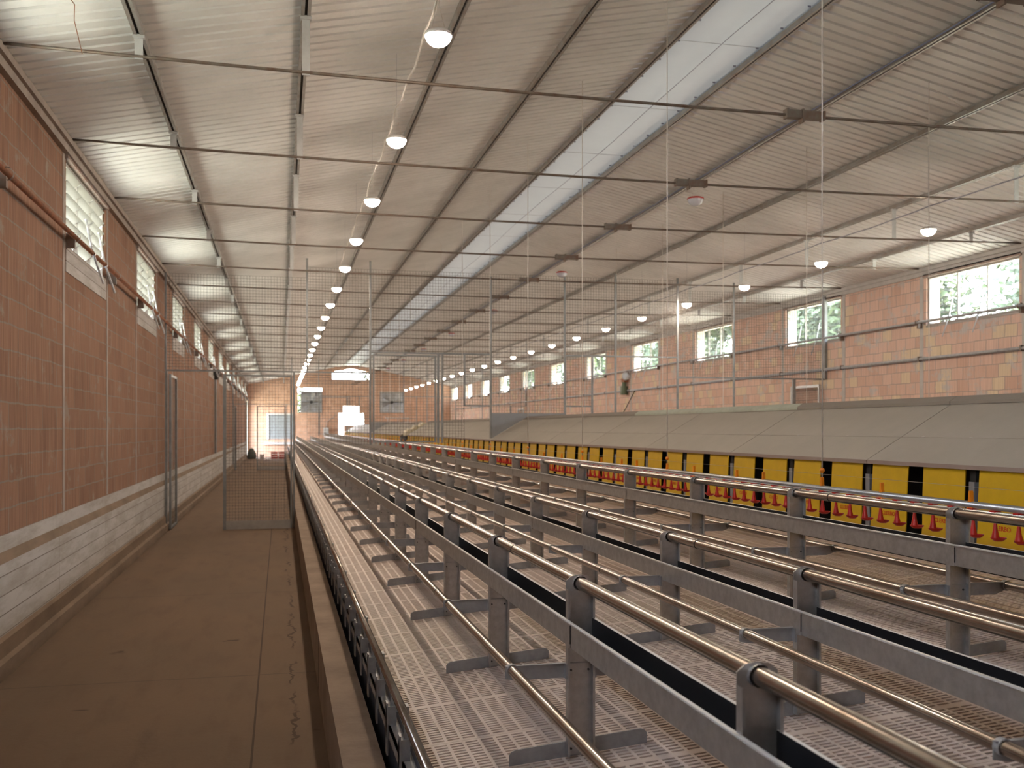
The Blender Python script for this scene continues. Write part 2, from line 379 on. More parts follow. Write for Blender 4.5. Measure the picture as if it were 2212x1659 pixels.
mb = MB(); mb.prism([(XL-.25,0),(XR+.25,0),(XR+.25,EAVE-.05),(XC,RIDGE),(XL-.25,EAVE-.05)], 'y', YF-.25, YF)
tag(mb.build('wall_front', 'clay_end'), 'clay block gable wall behind the camera', 'wall', kind='structure')

# corrugated roof: ribs run down the slope, profile repeats along Y
def roof_side(x0, x1, name, label):
    mb = MB(); P = .1465; prof = []
    y = YF - .3
    while y < YE + .3:
        prof += [(y, 0), (y+.100, 0), (y+.104, .042), (y+.139, .042), (y+.143, 0)]; y += P
    k = len(mb.v)
    for (y, d) in prof: mb.v += [(x0, y, roofz(x0)+d), (x1, y, roofz(x1)+d)]
    n = len(prof)
    for i in range(n-1): mb.f.append((k+2*i, k+2*i+1, k+2*i+3, k+2*i+2)); mb.m.append(0)
    # outer skin so the sheet has thickness
    mb.poly([(x0, YF-.3, roofz(x0)+.05), (x1, YF-.3, roofz(x1)+.05), (x1, YE+.3, roofz(x1)+.05), (x0, YE+.3, roofz(x0)+.05)])
    return tag(mb.build(name, 'roof_sheet'), label, 'ceiling', kind='structure')
roof_side(XL-.45, 3.72, 'ceiling_left', 'grey ribbed roof sheets sloping up from the aisle wall')
roof_side(4.68, XR+.45, 'ceiling_right', 'pale ribbed roof sheets sloping down to the right wall')
mb = MB(); mb.poly([(3.66,YF-.3,5.506),(4.74,YF-.3,5.506),(4.74,YE+.3,5.506),(3.66,YE+.3,5.506)])
for y in [YF + 2.0*i for i in range(33)]: mb.box(3.70, 4.70, y, y+.003, 5.502, 5.505, 1)
for y in [YF + .5*i for i in range(130)]:
    for x in (3.78, 4.62): mb.box(x, x+.03, y, y+.008, 5.49, 5.505, 2)
tag(mb.build('ceiling_ridge', ['ridge_sheet','mortar_grey','cable_grey']), 'smooth pale blue strip of sheets under the roof ridge', 'ceiling', kind='structure')

# eave beams, plinth, kerb, columns
mb = MB(); mb.box(XL-.25, XL+.03, YF, YE, 4.20, 4.27); mb.box(XL-.02, XL+.06, YF, YE, 4.27, 4.33)
tag(mb.build('trim_1', 'column_concrete'), 'grey eave beam along the top of the aisle wall', 'beam', kind='structure')
mb = MB(); mb.box(XR-.03, XR+.25, YF, YE, 4.20, 4.27); mb.box(XR-.06, XR+.02, YF, YE, 4.27, 4.33)
tag(mb.build('trim_2', 'mortar_grey'), 'grey eave beam along the top of the right wall', 'beam', kind='structure')
mb = MB(); mb.strip([(XL-.1,.95),(XL+.0,.94),(XL+.0,.83),(XL+.03,.76),(XL+.03,.26),(XL+.055,.24),(XL+.055,.13),(XL+.085,.11),(XL+.085,0),(XL-.1,0)], YF, 57.4, [0,0,1,0,1,1,1,1,0,0])
tag(mb.build('baseboard_left', ['plinth_concrete','dusty_base']), 'board-marked grey concrete plinth at the foot of the aisle wall', 'plinth', kind='structure')
mb = MB(); mb.box(.24, .405, YF+.1, 57.5, 0, .358)
for i in range(9): mb.box(.2385, .2400, 6.52+6.5*i, 6.53+6.5*i, 0, .358, 1)
tag(mb.build('kerb', ['kerb_concrete','dark']), 'low concrete kerb between the aisle and the slatted floor', 'kerb', kind='structure')
n = 3
for side, x0, x1 in (('left', XL-.05, XL-.016), ('right', XR-.006, XR+.05)):
    for k in range(-4, 24):
        y = bay(k) if k < 23 else YE-.04
        mb = MB(); mb.box(x0, x1, y-.045, y+.045, .95 if side == 'left' else 0, 4.2)
        where = 'aisle' if side == 'left' else 'right'
        tag(mb.build('trim_%d' % n, 'column_concrete' if side == 'left' else 'mortar_grey'), 'narrow concrete pier in the %s wall, %s from the camera end' % (where, nth(k+5)), 'pier', 'narrow wall piers', 'structure'); n += 1

# ------------------------------------------------------------------ louver windows
def make_window(idx, side, y0, y1):
    xw = XL-.075 if side == 'left' else XR+.06
    s = -1 if side == 'left' else 1          # outward
    where = 'aisle' if side == 'left' else 'right'
    fr = MB()
    for (a, b, c, d) in ((y0, y0+.04, WZ0, WZ1), (y1-.04, y1, WZ0, WZ1)): fr.box(xw-.03, xw+.03, a, b, c, d)
    fr.box(xw-.03, xw+.03, y0, y1, WZ0, WZ0+.03); fr.box(xw-.03, xw+.03, y0, y1, WZ1-.03, WZ1)
    w3 = (y1-y0-.08)/3
    for i in (1, 2): fr.box(xw-.02, xw+.02, y0+.04+w3*i-.012, y0+.04+w3*i+.012, WZ0, WZ1)
    xin = XL-.02 if side == 'left' else XR
    fr.box(min(xin, xin-s*.03), max(xin, xin-s*.03), y0-.06, y1+.06, WZ1, WZ1+.05, 1)       # rusty lintel angle
    fr.box(min(xin-s*.01, xw+s*.1), max(xin-s*.01, xw+s*.1), y0, y1, WZ0-.035, WZ0-.001, 2)   # sill
    if side == 'left': fr.box(XL-.02, XL-.013, y0-.02, y1+.02, WZ0-.24, WZ0-.036, 2)   # mortared apron below the sill
    o = fr.build('window_%d' % idx, ['mullion','rust_beam','plinth_concrete'], org=((xw, y0, WZ0)))
    tag(o, 'high louver window with tilted glass blades in the %s wall, %s from the camera' % (where, nth(idx if side == 'left' else idx-20)), 'window', 'louver windows of the %s wall' % where, 'structure')
    return o
def louver(par, side, ya, yb, z, proto):
    s = -1 if side == 'left' else 1
    xw = ORG[par.name].x
    if proto is None:
        m = MB(); t = math.radians(52); h = .14
        dx, dz = s*math.sin(t)*h/2, -math.cos(t)*h/2       # lower edge swings outwards
        px, pz = .003*math.cos(t), .003*math.sin(t)*s
        m.prism([(-dx-px, -dz-pz), (-dx+px, -dz+pz), (dx+px, dz+pz), (dx-px, dz-pz)], 'y', 0, yb-ya)
        me_o = m.build('louver_blade', 'louver_milky' if side == 'left' else 'louver_clear'); me_o.parent = par
    else:
        me_o = proto.copy(); C.objects.link(me_o); me_o.parent = par
    me_o.location = (0, ya - ORG[par.name].y, z - ORG[par.name].z)
    return me_o
idx = {'left': 1, 'right': 21}
for side, hs in (('left', lw), ('right', rw)):
    proto = None
    for (y0, y1, a, b) in hs:
        if y0 < (4.5 if side == 'left' else 7): continue       # nearer ones lie outside the picture
        o = make_window(idx[side], side, y0, y1); idx[side] += 1
        w3 = (y1-y0-.08)/3
        for i in range(3):
            for j in range(6):
                p = louver(o, side, y0+.04+w3*i+.014, y0+.04+w3*(i+1)-.014, WZ0+.10+.118*j, proto)
                proto = proto or p

e = tag(empty('rusty_wire', (XL, 6, 4.4)), 'kinked rusty wire hanging from the roof to the first tie rod', 'wire')
m = MB(); m.tube([(-1.22, 5.6, 4.445), (-1.27, 6.3, 4.42), (-1.29, 6.62, 4.40), (-1.27, 6.70, 4.385), (-1.31, 6.9, 4.36), (-1.34, 7.33, 4.30)], .003, 5); m.build('strand', 'rust', e)
# window opening gear: shaft pipe and levers
for side, x, lab in (('left', XL+.08, 'rusty'), ('right', XR-.08, 'grey')):
    s = 1 if side == 'left' else -1
    where = 'aisle' if side == 'left' else 'right'
    z = 3.44
    e = tag(empty('shaft_pipe', (x, 3, z)), '%s louver shaft pipe running under the windows of the %s wall' % (lab, where), 'pipe')
    m = MB(); m.tube([(x, 3 if side == 'left' else 8, z), (x, 59.5, z)], .022, 10); m.build('pipe', 'rust' if side == 'left' else 'galv_dull', e, True)
    for k in range(-1, 23):
        y = bay(k)
        m = MB(); m.box(min(x, x-s*.079), max(x, x-s*.079), y-.02, y+.02, z-.10, z+.03); m.lathe([(.045,-.015),(.045,.015)], (x, y, z), 12, 0, 'y')
        m.build('bracket', 'rod_steel', e)
        if (k % 2 == 0) == (side == 'right') :
            for f in (.36, .66):
                yy = y + BAY*f
                m = MB(); m.tube([(x-s*.055, yy-.02, z+.33), (x, yy, z+.02), (x+s*.10, yy+.03, z-.30)], .011, 6); m.lathe([(.035,-.02),(.035,.02)], (x, yy, z), 10, 0, 'y')
                m.build('lever', 'lever', e)
e = tag(empty('wall_conduit', (XR-.04, 8, 2.84)), 'thick grey conduit pipe along the right wall below the window shaft', 'pipe')
m = MB(); m.tube([(XR-.04, 8, 2.835), (XR-.04, 59, 2.845)], .028, 10); m.build('pipe', 'galv_dull', e, True)
for k in range(1, 23): 
    m = MB(); m.box(XR-.075, XR, bay(k)-.015, bay(k)+.015, 2.80, 2.88); m.build('clamp', 'rod_steel', e)

# ------------------------------------------------------------------ purlins, tie rods
for i, (x, nm) in enumerate([(-.97,'lowest purlin over the aisle wall side'),(.18,'second purlin up from the aisle wall'),(1.38,'purlin just right of the left lamp row'),(2.53,'purlin left of the ridge strip'),(3.70,'purlin on the left edge of the ridge strip'),
                             (4.70,'purlin on the right edge of the ridge strip'),(5.80,'purlin carrying the unlit red-rimmed lamps'),(6.97,'purlin halfway down the right roof slope'),(8.2,'purlin above the right lamp row'),(9.42,'lowest purlin beside the right wall')]):
    z = roofz(x) if 3.75 > x or x > 4.65 else 5.5
    e = tag(empty('roof_purlin', (x, YF, z)), 'thin steel roof %s' % nm, 'purlin', 'roof purlins')
    m = MB()
    for s in (-1, 1): m.box(x+s*.022-.012, x+s*.022+.012, YF, YE-.02, z-.055, z-.004)
    m.build('rail', 'purlin_steel', e)
    m = MB(); m.box(x-.011, x+.011, YF, YE-.02, z-.035, z-.002); m.build('slot_filler', 'purlin_dark', e)
e = tag(empty('blue_cable', (5.86, YF, 5.2)), 'blue electric cable clipped along the purlin of unlit lamps', 'cable')
m = MB(); pts = [(5.74+.008*math.sin(i*1.3), YF+1.15*i, 5.235-.012*(i % 2)) for i in range(56)]; m.tube(pts, .008, 6); m.build('cable', 'cable_blue', e, True)
m = MB(); pts = [(4.25+.02*math.sin(i*.9), YF+1.15*i, 5.485-.010*(i % 2)) for i in range(56)]; m.tube(pts, .004, 5)
tag(m.build('ridge_cable', 'cable_grey', None, True), 'thin cable running along the middle of the pale ridge strip', 'cable')

def rodz(x): return 4.27 + .06*((x-XC)/6.1)**2
for k in range(-2, 23):
    y = bay(k)
    e = tag(empty('tie_rod', (XC, y, 4.27)), 'thin rusty tie rod spanning the barn below the roof, %s from the camera' % nth(k+3), 'tie rod', 'roof tie rods')
    m = MB(); xs = [XL+.02 + (XR-XL-.04)*i/16 for i in range(17)]
    m.tube([(x, y, rodz(x)) for x in xs], .0125, 6); m.build('rod', 'rod_steel', e, True)
    m = MB(); m.box(XC-.16, XC+.16, y-.03, y+.03, 4.245, 4.31); m.box(XC-.175, XC-.155, y-.034, y+.034, 4.24, 4.315); m.box(XC+.155, XC+.175, y-.034, y+.034, 4.24, 4.315); m.box(XC-.035, XC-.02, y-.036, y+.036, 4.21, 4.32)
    m.build('coupling_block', 'rod_steel', e)
    for x in (-.97, .18, 8.2, 9.42):
        m = MB(); m.box(x-.028, x+.028, y-.004, y+.004, rodz(x)-.02, roofz(x)-.05); m.box(x-.04, x+.04, y-.02, y+.02, roofz(x)-.075, roofz(x)-.05)
        m.build('hanger_strap', 'strap', e)

# ------------------------------------------------------------------ lamps
def make_lamp(lit, r=.083):
    root = empty('dome_lamp' if lit else 'unlit_lamp', (0,0,0))
    pr = [(r*math.cos(t), -r*.86*math.sin(t)) for t in [i*PI/2/8 for i in range(8)]] + [(0.001, -r*.86)]
    d = MB().lathe(pr, (0,0,0), 22).build('glass_dome', 'lamp_lit' if lit else 'lamp_glass', root, True)
    t = MB().lathe([(r*1.02,-.006),(r*1.06,.0),(r*1.04,.012),(r*.8,.026),(r*.25,.036),(.001,.038)], (0,0,0), 22).build('cap', 'white_plastic' if lit else 'cup_red', root, True)
    h = MB()
    for sx in (-1, 1): h.tube([(sx*r*.55, 0, .03), (0, 0, .21)], .0022, 5)
    h.tube([(0,0,.20),(0,0,.25)], .007, 6)
    h = h.build('suspension', 'rope', root)
    return root, [(d, []), (t, []), (h, [])]
lamp0, ltree = make_lamp(True)
first = True
LZ = 4.18
def lamp_row(x, z, y0, n, side):
    global first
    for i in range(n):
        y = y0 + BAY*i
        if first: o = lamp0; o.location = (x, y, z); first = False
        else: o = copy_tree(lamp0, (x, y, z), ltree)
        tag(o, 'lit warm white dome lamp in the %s hanging row, %s from the camera' % (side, nth(i+1)), 'lamp', 'lit lamps of the %s row' % side)
lamp_row(.97, LZ, 6.15, 23, 'left')
lamp_row(7.26, 3.985, 9.92, 22, 'right')
ul, utree = make_lamp(False, .115)
for i in range(8):
    p = (5.80, 6.25 + 2.99*BAY*i, 4.99)
    if i: o = copy_tree(ul, p, utree)
    else: o = ul; o.location = p
    tag(o, 'unlit lamp with red rim under the right roof slope, %s from the camera' % nth(i+1), 'lamp', 'unlit red-rimmed lamps')
for (x, z, y0, n, side, mt, sag) in ((.97, LZ+.268, 6.15, 23, 'left', 'rope', .05), (7.26, 3.985+.268, 9.92, 22, 'right', 'cable_grey', .02)):
    e = tag(empty('lamp_cable', (x, y0, z)), 'slack twisted electric cable that carries the %s row of lit lamps' % side, 'cable')
    m = MB(); pts = []
    for i in range(-2, n):
        for j in range(8): pts.append((x + .010*math.sin((i*8+j)*2.1), y0+BAY*(i+j/8), z - sag*math.sin(PI*j/8)))
    m.tube(pts, .008, 6); m.build('cable', mt, e, True)
    m = MB()
    for i in range(-1, n): m.tube([(x, y0+BAY*i, z), (x, y0+BAY*i, roofz(x))], .0014, 4)
    m.build('hanger_wire', 'cable_grey', e)

# ------------------------------------------------------------------ slatted floor
SX0, SX1, SW, PL = .45, 3.648, 3.198/3, .91
def slat_mesh(slope):
    T = .03; xs, ys = [0.0], [0.0]; hx, hy = set(), set()
    nc = 20; pw = SW/nc
    for i in range(nc):
        hx.add(len(xs)); xs += [i*pw + .0055, (i+1)*pw - .0055]
    xs.append(SW-.001)
    # close small bar between columns: lines alternate bar / slot
    for b in range(2):
        y = b*.455 + .014; nr = 17; pr = (.455-.026)/nr
        for j in range(nr):
            hy.add(len(ys)); ys += [y + j*pr + .0062, y + (j+1)*pr - .0062]
    ys.append(PL-.002)
    mb = MB(); nx, ny = len(xs), len(ys)
    Z = lambda x: slope*x
    for z in (0, -T):
        for y in ys: mb.v += [(x, y, Z(x)+z) for x in xs]
    I = lambda i, j, b=0: b*nx*ny + j*nx + i
    def hole(i, j): return (i in hx) and (j in hy)
    for j in range(ny-1):
        for i in range(nx-1):
            if hole(i, j):
                for (a, c) in (((i,j),(i+1,j)),((i+1,j),(i+1,j+1)),((i+1,j+1),(i,j+1)),((i,j+1),(i,j))):
                    mb.f.append((I(*a), I(*a,1), I(*c,1), I(*c))); mb.m.append(0)
            else:
                mb.f.append((I(i,j), I(i+1,j), I(i+1,j+1), I(i,j+1))); mb.m.append(0)
    for j in range(ny-1):
        mb.f.append((I(0,j), I(0,j+1), I(0,j+1,1), I(0,j,1))); mb.m.append(0)
        mb.f.append((I(nx-1,j), I(nx-1,j,1), I(nx-1,j+1,1), I(nx-1,j+1))); mb.m.append(0)
    for i in range(nx-1):
        mb.f.append((I(i,0), I(i,0,1), I(i+1,0,1), I(i+1,0))); mb.m.append(0)
        mb.f.append((I(i,ny-1), I(i+1,ny-1), I(i+1,ny-1,1), I(i,ny-1,1))); mb.m.append(0)
    return mb
# fix line order: xs/ys above put slots between consecutive pairs, bars elsewhere
slat0 = slat_mesh(.09).build('slatted_grating', 'slat_plastic')
slat_n = slat_mesh(.12).build('slatted_grating', 'slat_plastic')
STRIP = ['edge strip beside the kerb', 'middle strip', 'strip beside the nest boxes']
SY0, SN = 3.333 - 2*PL, 64
for s in range(3):
    for k in range(SN):
        src = slat_n if s == 2 else slat0
        if k == 0 and s != 1: o = src
        else: o = src.copy(); C.objects.link(o)
        x = SX0 + SW*s
        o.location = (x, SY0 + PL*k, slatz(x))
        tag(o, 'beige slotted plastic floor panel in the %s, %s from the camera' % (STRIP[s], nth(k+1)), 'slat panel', 'plastic slat panels')
for i, (x, lab) in enumerate(((SX0+.012,'under the outer edge'),(SX0+SW,'under the first seam'),(SX0+2*SW,'under the second seam'),(SX1-.03,'under the nest side'))):
    m = MB(); z = slatz(x)-.0335
    m.box(x-.012, x+.012, 1.5, 59.7, 0, z)
    tag(m.build('slat_support', 'plate_blue' if i == 0 else 'board_grey'), 'long upright board carrying the slats %s' % lab, 'support board')
# edge rail with its ledge and brackets
e = tag(empty('edge_rail', (.43, 1.5, .35)), 'shiny round pipe rail with ledge and clips along the outer edge of the slats', 'rail')
m = MB(); m.tube([(.434, 1.5, .668), (.434, 59.7, .668)], .017, 12); m.build('pipe', 'pipe_metal', e, True)
m = MB(); m.box(.408, .4490, 1.5, 59.7, .535, .552); m.box(.408, .414, 1.5, 59.7, .50, .552); m.build('ledge', 'board_grey', e)
def brk(m, y):
    m.box(.398, .436, y-.018, y+.018, .50, .625); m.box(.398, .404, y-.024, y+.024, .44, .64); m.box(.416, .449, y-.006, y+.006, .60, .67)
for i in range(96):
    m = MB(); brk(m, 1.72+.42*i); m.build('clip', 'galv_dull', e)
m = MB()
for i in range(96, 138): brk(m, 1.72+.42*i)
o = m.build('clips_far', 'galv_dull', e); o['kind'] = 'stuff'
m = MB()
for i in range(66): m.box(.452, .462, 1.86+.88*i, 1.91+.88*i, slatz(.465), .672)
m.build('stop_tab', 'galv_dull', e)

# ------------------------------------------------------------------ chain feeder lines
def feeder(x0, y0, sp, ztop, which):
    x1 = x0 + .09; xm = x0 + .045; zr = ztop - .125; zb = zr - .082; zs = slatz(xm)
    e = tag(empty('feed_line', (xm, 0, zs)), 'long galvanised feed trough on stands with perch pipes, %s' % which, 'feeder', 'chain feeder lines')
    A, B = -.6, 59.4
    m = MB(); t = .003
    sec = [(x0,zb),(x0,zr-.005),(x0-.008,zr-.005),(x0-.008,zr),(x0+t,zr),(x0+t,zb+.006),(x1-t,zb+.006),(x1-t,zr),(x1+.008,zr),(x1+.008,zr-.005),(x1,zr-.005),(x1,zb)]
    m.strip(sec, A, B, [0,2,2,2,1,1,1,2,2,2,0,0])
    m.poly([(p[0], A, p[1]) for p in sec]); m.poly([(p[0], B, p[1]) for p in reversed(sec)])
    tr = m.build('trough', ['galv','trough_black','galv_lip'], e)
    m = MB(); y = .6
    while y < 11:
        m.box(xm-.018, xm-.012, y, y+.045, zb+.009, zb+.017); m.box(xm+.012, xm+.018, y, y+.045, zb+.009, zb+.017)
        m.box(xm-.018, xm+.018, y+.038, y+.045, zb+.009, zb+.017); y += .05
    m.build('feed_chain', 'chain_dark', tr)
    m = MB(); zt = ztop - .012; m.tube([(xm, A, zt), (xm, B, zt)], .0195, 14, 0)
    j = y0 + .28 - sp*2
    while j < B:
        m.lathe([(.0198,-.004),(.0206,-.003),(.0206,.003),(.0198,.004)], (xm, j, zt), 14, 1, 'y'); j += sp*2.5
    smooth_by_angle(m.build('top_pipe', ['pipe_metal','dark'], e))
    for s in (-1, 1):
        xp = xm + s*.222; zp = zs + .285
        m = MB(); m.tube([(xp, A, zp), (xp, B, zp)], .0165, 12, 0)
        j = y0 - .30 - sp
        while j < B:
            m.lathe([(.0168,-.003),(.0176,-.002),(.0176,.002),(.0168,.003)], (xp, j, zp), 12, 1, 'y'); j += sp*2.5
        smooth_by_angle(m.build('perch_pipe', ['pipe_metal','dark'], e))
    # stand: folded sheet upright, with a foot bar and a perch bar
    first = None; k = -3
    i = 0
    while True:
        y = y0 + sp*(i-1); i += 1
        if y > B: break
        if y < .3: continue
        if first is None:
            Y = y
            m = MB()
            z0, z1 = zs + .0045, ztop
            m.prism([(x0,z0),(x1,z0),(x1,z1-.004),(x1-.018,z1+.010),(xm,z1+.015),(x0+.018,z1+.010),(x0,z1-.004)], 'y', Y, Y+.0025)
            for xa, s in ((x0, 1), (x1, -1)):
                zf = z1 - .03
                m.box(min(xa, xa+s*.002), max(xa, xa+s*.002), Y-.022, Y, z0, zr-.07); m.box(min(xa, xa+s*.002), max(xa, xa+s*.002), Y-.022, Y, zr+.001, zf)
                m.box(min(xa, xa+s*.007), max(xa, xa+s*.007), Y-.024, Y-.022, z0, zr-.07); m.box(min(xa, xa+s*.007), max(xa, xa+s*.007), Y-.024, Y-.022, zr+.001, zf)
                for zz in (zs+.025, zs+.275): m.lathe([(.001,-.003),(.0035,-.003),(.0035,.001)], (xa+s*.016, Y-.002, zz), 8, 1, 'y')
            m.lathe([(.0235,-.012),(.0235,.0),(.020,.0)], (xm, Y, zt), 14, 0, 'y')
            st = m.build('stand', ['galv','dark'], e)
            m = MB(); h = .23; S = .09; up = .0 if xm < 2 else .005
            m.prism([(xm-h, zs-h*S+.002+up), (xm+h, zs+h*S+.002+up), (xm+h, zs+h*S+.036), (xm+h-.008, zs+h*S+.046), (xm+h-.02, zs+h*S+.050), (xm-h+.02, zs-h*S+.052), (xm-h+.008, zs-h*S+.047), (xm-h, zs-h*S+.036)], 'y', Y+.003, Y+.007)
            fb = m.build('foot_bar', 'galv_dull', st)
            m = MB(); zp = zs+.285
            m.prism([(xm-h-.012,zp-.028),(xm-h+.02,zp-.034),(xm-.05,zp-.034),(xm+.05,zp-.034),(xm+h-.05,zp-.034),(xm+h+.012,zp-.012),(xm+h+.012,zp+.006),(xm+h-.02,zp+.014),(xm-h-.012,zp+.014)], 'y', Y+.003, Y+.006)
            m.box(xm-h-.012, xm+h+.012, Y-.006, Y+.003, zp+.0115, zp+.014)
            for s in (-1, 1): m.lathe([(.0168,-.010),(.0200,-.010),(.0200,.008),(.0168,.008)], (xm+s*.222, Y, zp), 12, 0, 'y')
            for s in (-1, 1): m.box(xm+s*.0465-.004, xm+s*.0465+.004, Y-.020, Y+.004, zp-.034, zp+.012)
            pb = m.build('perch_bar', 'galv_dull', st)
            first = (st, Y, fb, pb)
        else:
            c = first[0].copy(); C.objects.link(c); c.parent = e; c.location = (0, y-first[1], 0)
            for q in first[2:]:
                d = q.copy(); C.objects.link(d); d.parent = c
        if i % 3 == 2:
            for xa, xb in ((x0-.0025, x0-.0002), (x1+.0002, x1+.0025)):
                m = MB(); m.box(xa, xb, y-.052, y-.002, zb-.002, zr-.0045); m.box(xa-.0002, xb, y-.053, y-.0505, zb+.012, zr-.012, 1); m.build('joint_plate', ['galv','dark'], e)
feeder(.885, 3.01, 1.205, 1.218, 'nearest the kerb')
feeder(1.695, 3.03, 1.205, 1.215, 'in the middle of the three')
feeder(2.50, 3.31, 1.22, 1.383, 'nearest the yellow nest curtains')

# ------------------------------------------------------------------ drinker line
DX = 3.10
e = tag(empty('drinker_line', (DX, 0, 1.27)), 'hanging drinker line with white pipe and red nipple cups before the nests', 'drinker')
m = MB(); m.tube([(DX, .5, 1.348), (DX, 59, 1.348)], .0155, 10); m.build('carrier_pipe', 'galv', e, True)
m = MB(); m.box(DX-.013, DX+.013, .5, 59, 1.300, 1.327); m.build('water_pipe', 'white_plastic', e)
def cup(m, y):
    z = 1.206
    m.box(DX-.017, DX+.017, y-.016, y+.016, 1.296, 1.333)                              # saddle
    m.lathe([(.006,.092),(.007,.070),(.010,.042),(.017,.008),(.018,-.002),(.001,-.002)], (DX, y, z), 8)   # cone arm
    m.lathe([(.001,-.008),(.018,-.007),(.032,.004),(.034,.009),(.029,.006),(.016,.0),(.001,-.001)], (DX, y-.020, z), 10)
first = None
for i in range(100):
    y = 3.49 - .145*4 + .1435*i
    if first is None:
        m = MB(); cup(m, y); first = (smooth_by_angle(m.build('nipple_cup', 'cup_red', e), 50), y)
    else:
        c = first[0].copy(); C.objects.link(c); c.parent = e; c.location = (0, y-first[1], 0)
m = MB()
for i in range(100, 388): cup(m, 3.49 - .145*4 + .1435*i)
o = m.build('nipple_cups_far', 'cup_red', e); o['kind'] = 'stuff'
ROPES = [5.21, 7.59, 9.93]
cl = []
y = 5.21 - 2.345
k = 0
CY = [3.93, 4.62, 5.21, 5.93, 6.32, 7.05, 7.59, 8.3, 8.7, 9.3, 9.93] + [9.93 + .78*i for i in range(1, 62)]
first = None
for y in CY:
    if first is None:
        m = MB(); m.prism([(-.013,1.30),(.013,1.30),(.020,1.338),(.008,1.372),(.006,1.405),(.003,1.412),(-.003,1.412),(-.006,1.405),(-.008,1.372),(-.020,1.338)], 'x', DX-.009, DX+.009)
        m.v = [(v[0], v[1]+y, v[2]) for v in m.v]
        first = (m.build('clip', 'clip_orange', e), y)
    else:
        c = first[0].copy(); C.objects.link(c); c.parent = e; c.location = (0, y-first[1], 0)
m = MB(); m.tube([(DX, .5, 1.43), (DX, 59, 1.43)], .0012, 4); m.build('shock_wire', 'galv', e)
for i, y in enumerate([5.21, 7.59, 9.93] + [9.93+2.345*j for j in range(1, 12)]):
    r = tag(empty('suspension_rope', (DX, y, 1.40)), 'white rope holding up the red drinker line, %s from the camera' % nth(i+1), 'rope', 'ropes of the near drinker line')
    m = MB(); m.tube([(DX, y, 1.41), (DX, y, roofz(DX)-.005)], .0042, 6); m.build('cord', 'rope', r, True)
    m = MB(); m.lathe([(.001,-.016),(.012,-.010),(.016,0),(.012,.010),(.001,.016)], (DX, y, 1.452), 10); m.build('pulley', 'clip_orange', r, True)
for i in range(7):
    y = 8.6 + 2.345*i
    r = tag(empty('suspension_rope', (6.30, y, 1.4)), 'white rope falling behind the nest roofs, %s from the camera' % nth(i+1), 'rope', 'ropes behind the nests')
    m = MB(); m.tube([(6.30, y, 0.0), (6.30, y, roofz(6.3)-.003)], .0042, 6); m.build('cord', 'rope', r, True)
    m = MB(); m.tube([(6.30, y, roofz(6.3)-.06), (6.55, y+.1, roofz(6.55)-.03), (6.94, y+.25, roofz(6.94)-.03)], .005, 6); m.build('pull_cord', 'rope', r, True)

# ------------------------------------------------------------------ nest boxes
NX, NR = 3.664, 4.33
def nest_roof(m, xa, za, xb, zb, y0, y1, t=.018):
    m.prism([(xa,za),(xb,zb),(xb,zb-t),(xa,za-t)], 'y', y0, y1)
def text_mesh(body, size):
    cu = bpy.data.curves.new('t', 'FONT'); cu.body = body; cu.size = size; cu.align_x = 'CENTER'; cu.align_y = 'CENTER'; cu.extrude = .0006
    o = bpy.data.objects.new('t', cu); C.objects.link(o)
    dg = bpy.context.evaluated_depsgraph_get(); dg.update(); me = bpy.data.meshes.new_from_object(o.evaluated_get(dg))
    v = [tuple(x.co) for x in me.vertices]; f = [tuple(p.vertices) for p in me.polygons]
    bpy.data.objects.remove(o); bpy.data.curves.remove(cu); bpy.data.meshes.remove(me); return v, f
TV, TF = text_mesh('CLERBO', .036)
NL, PITCH = 1.966, .983
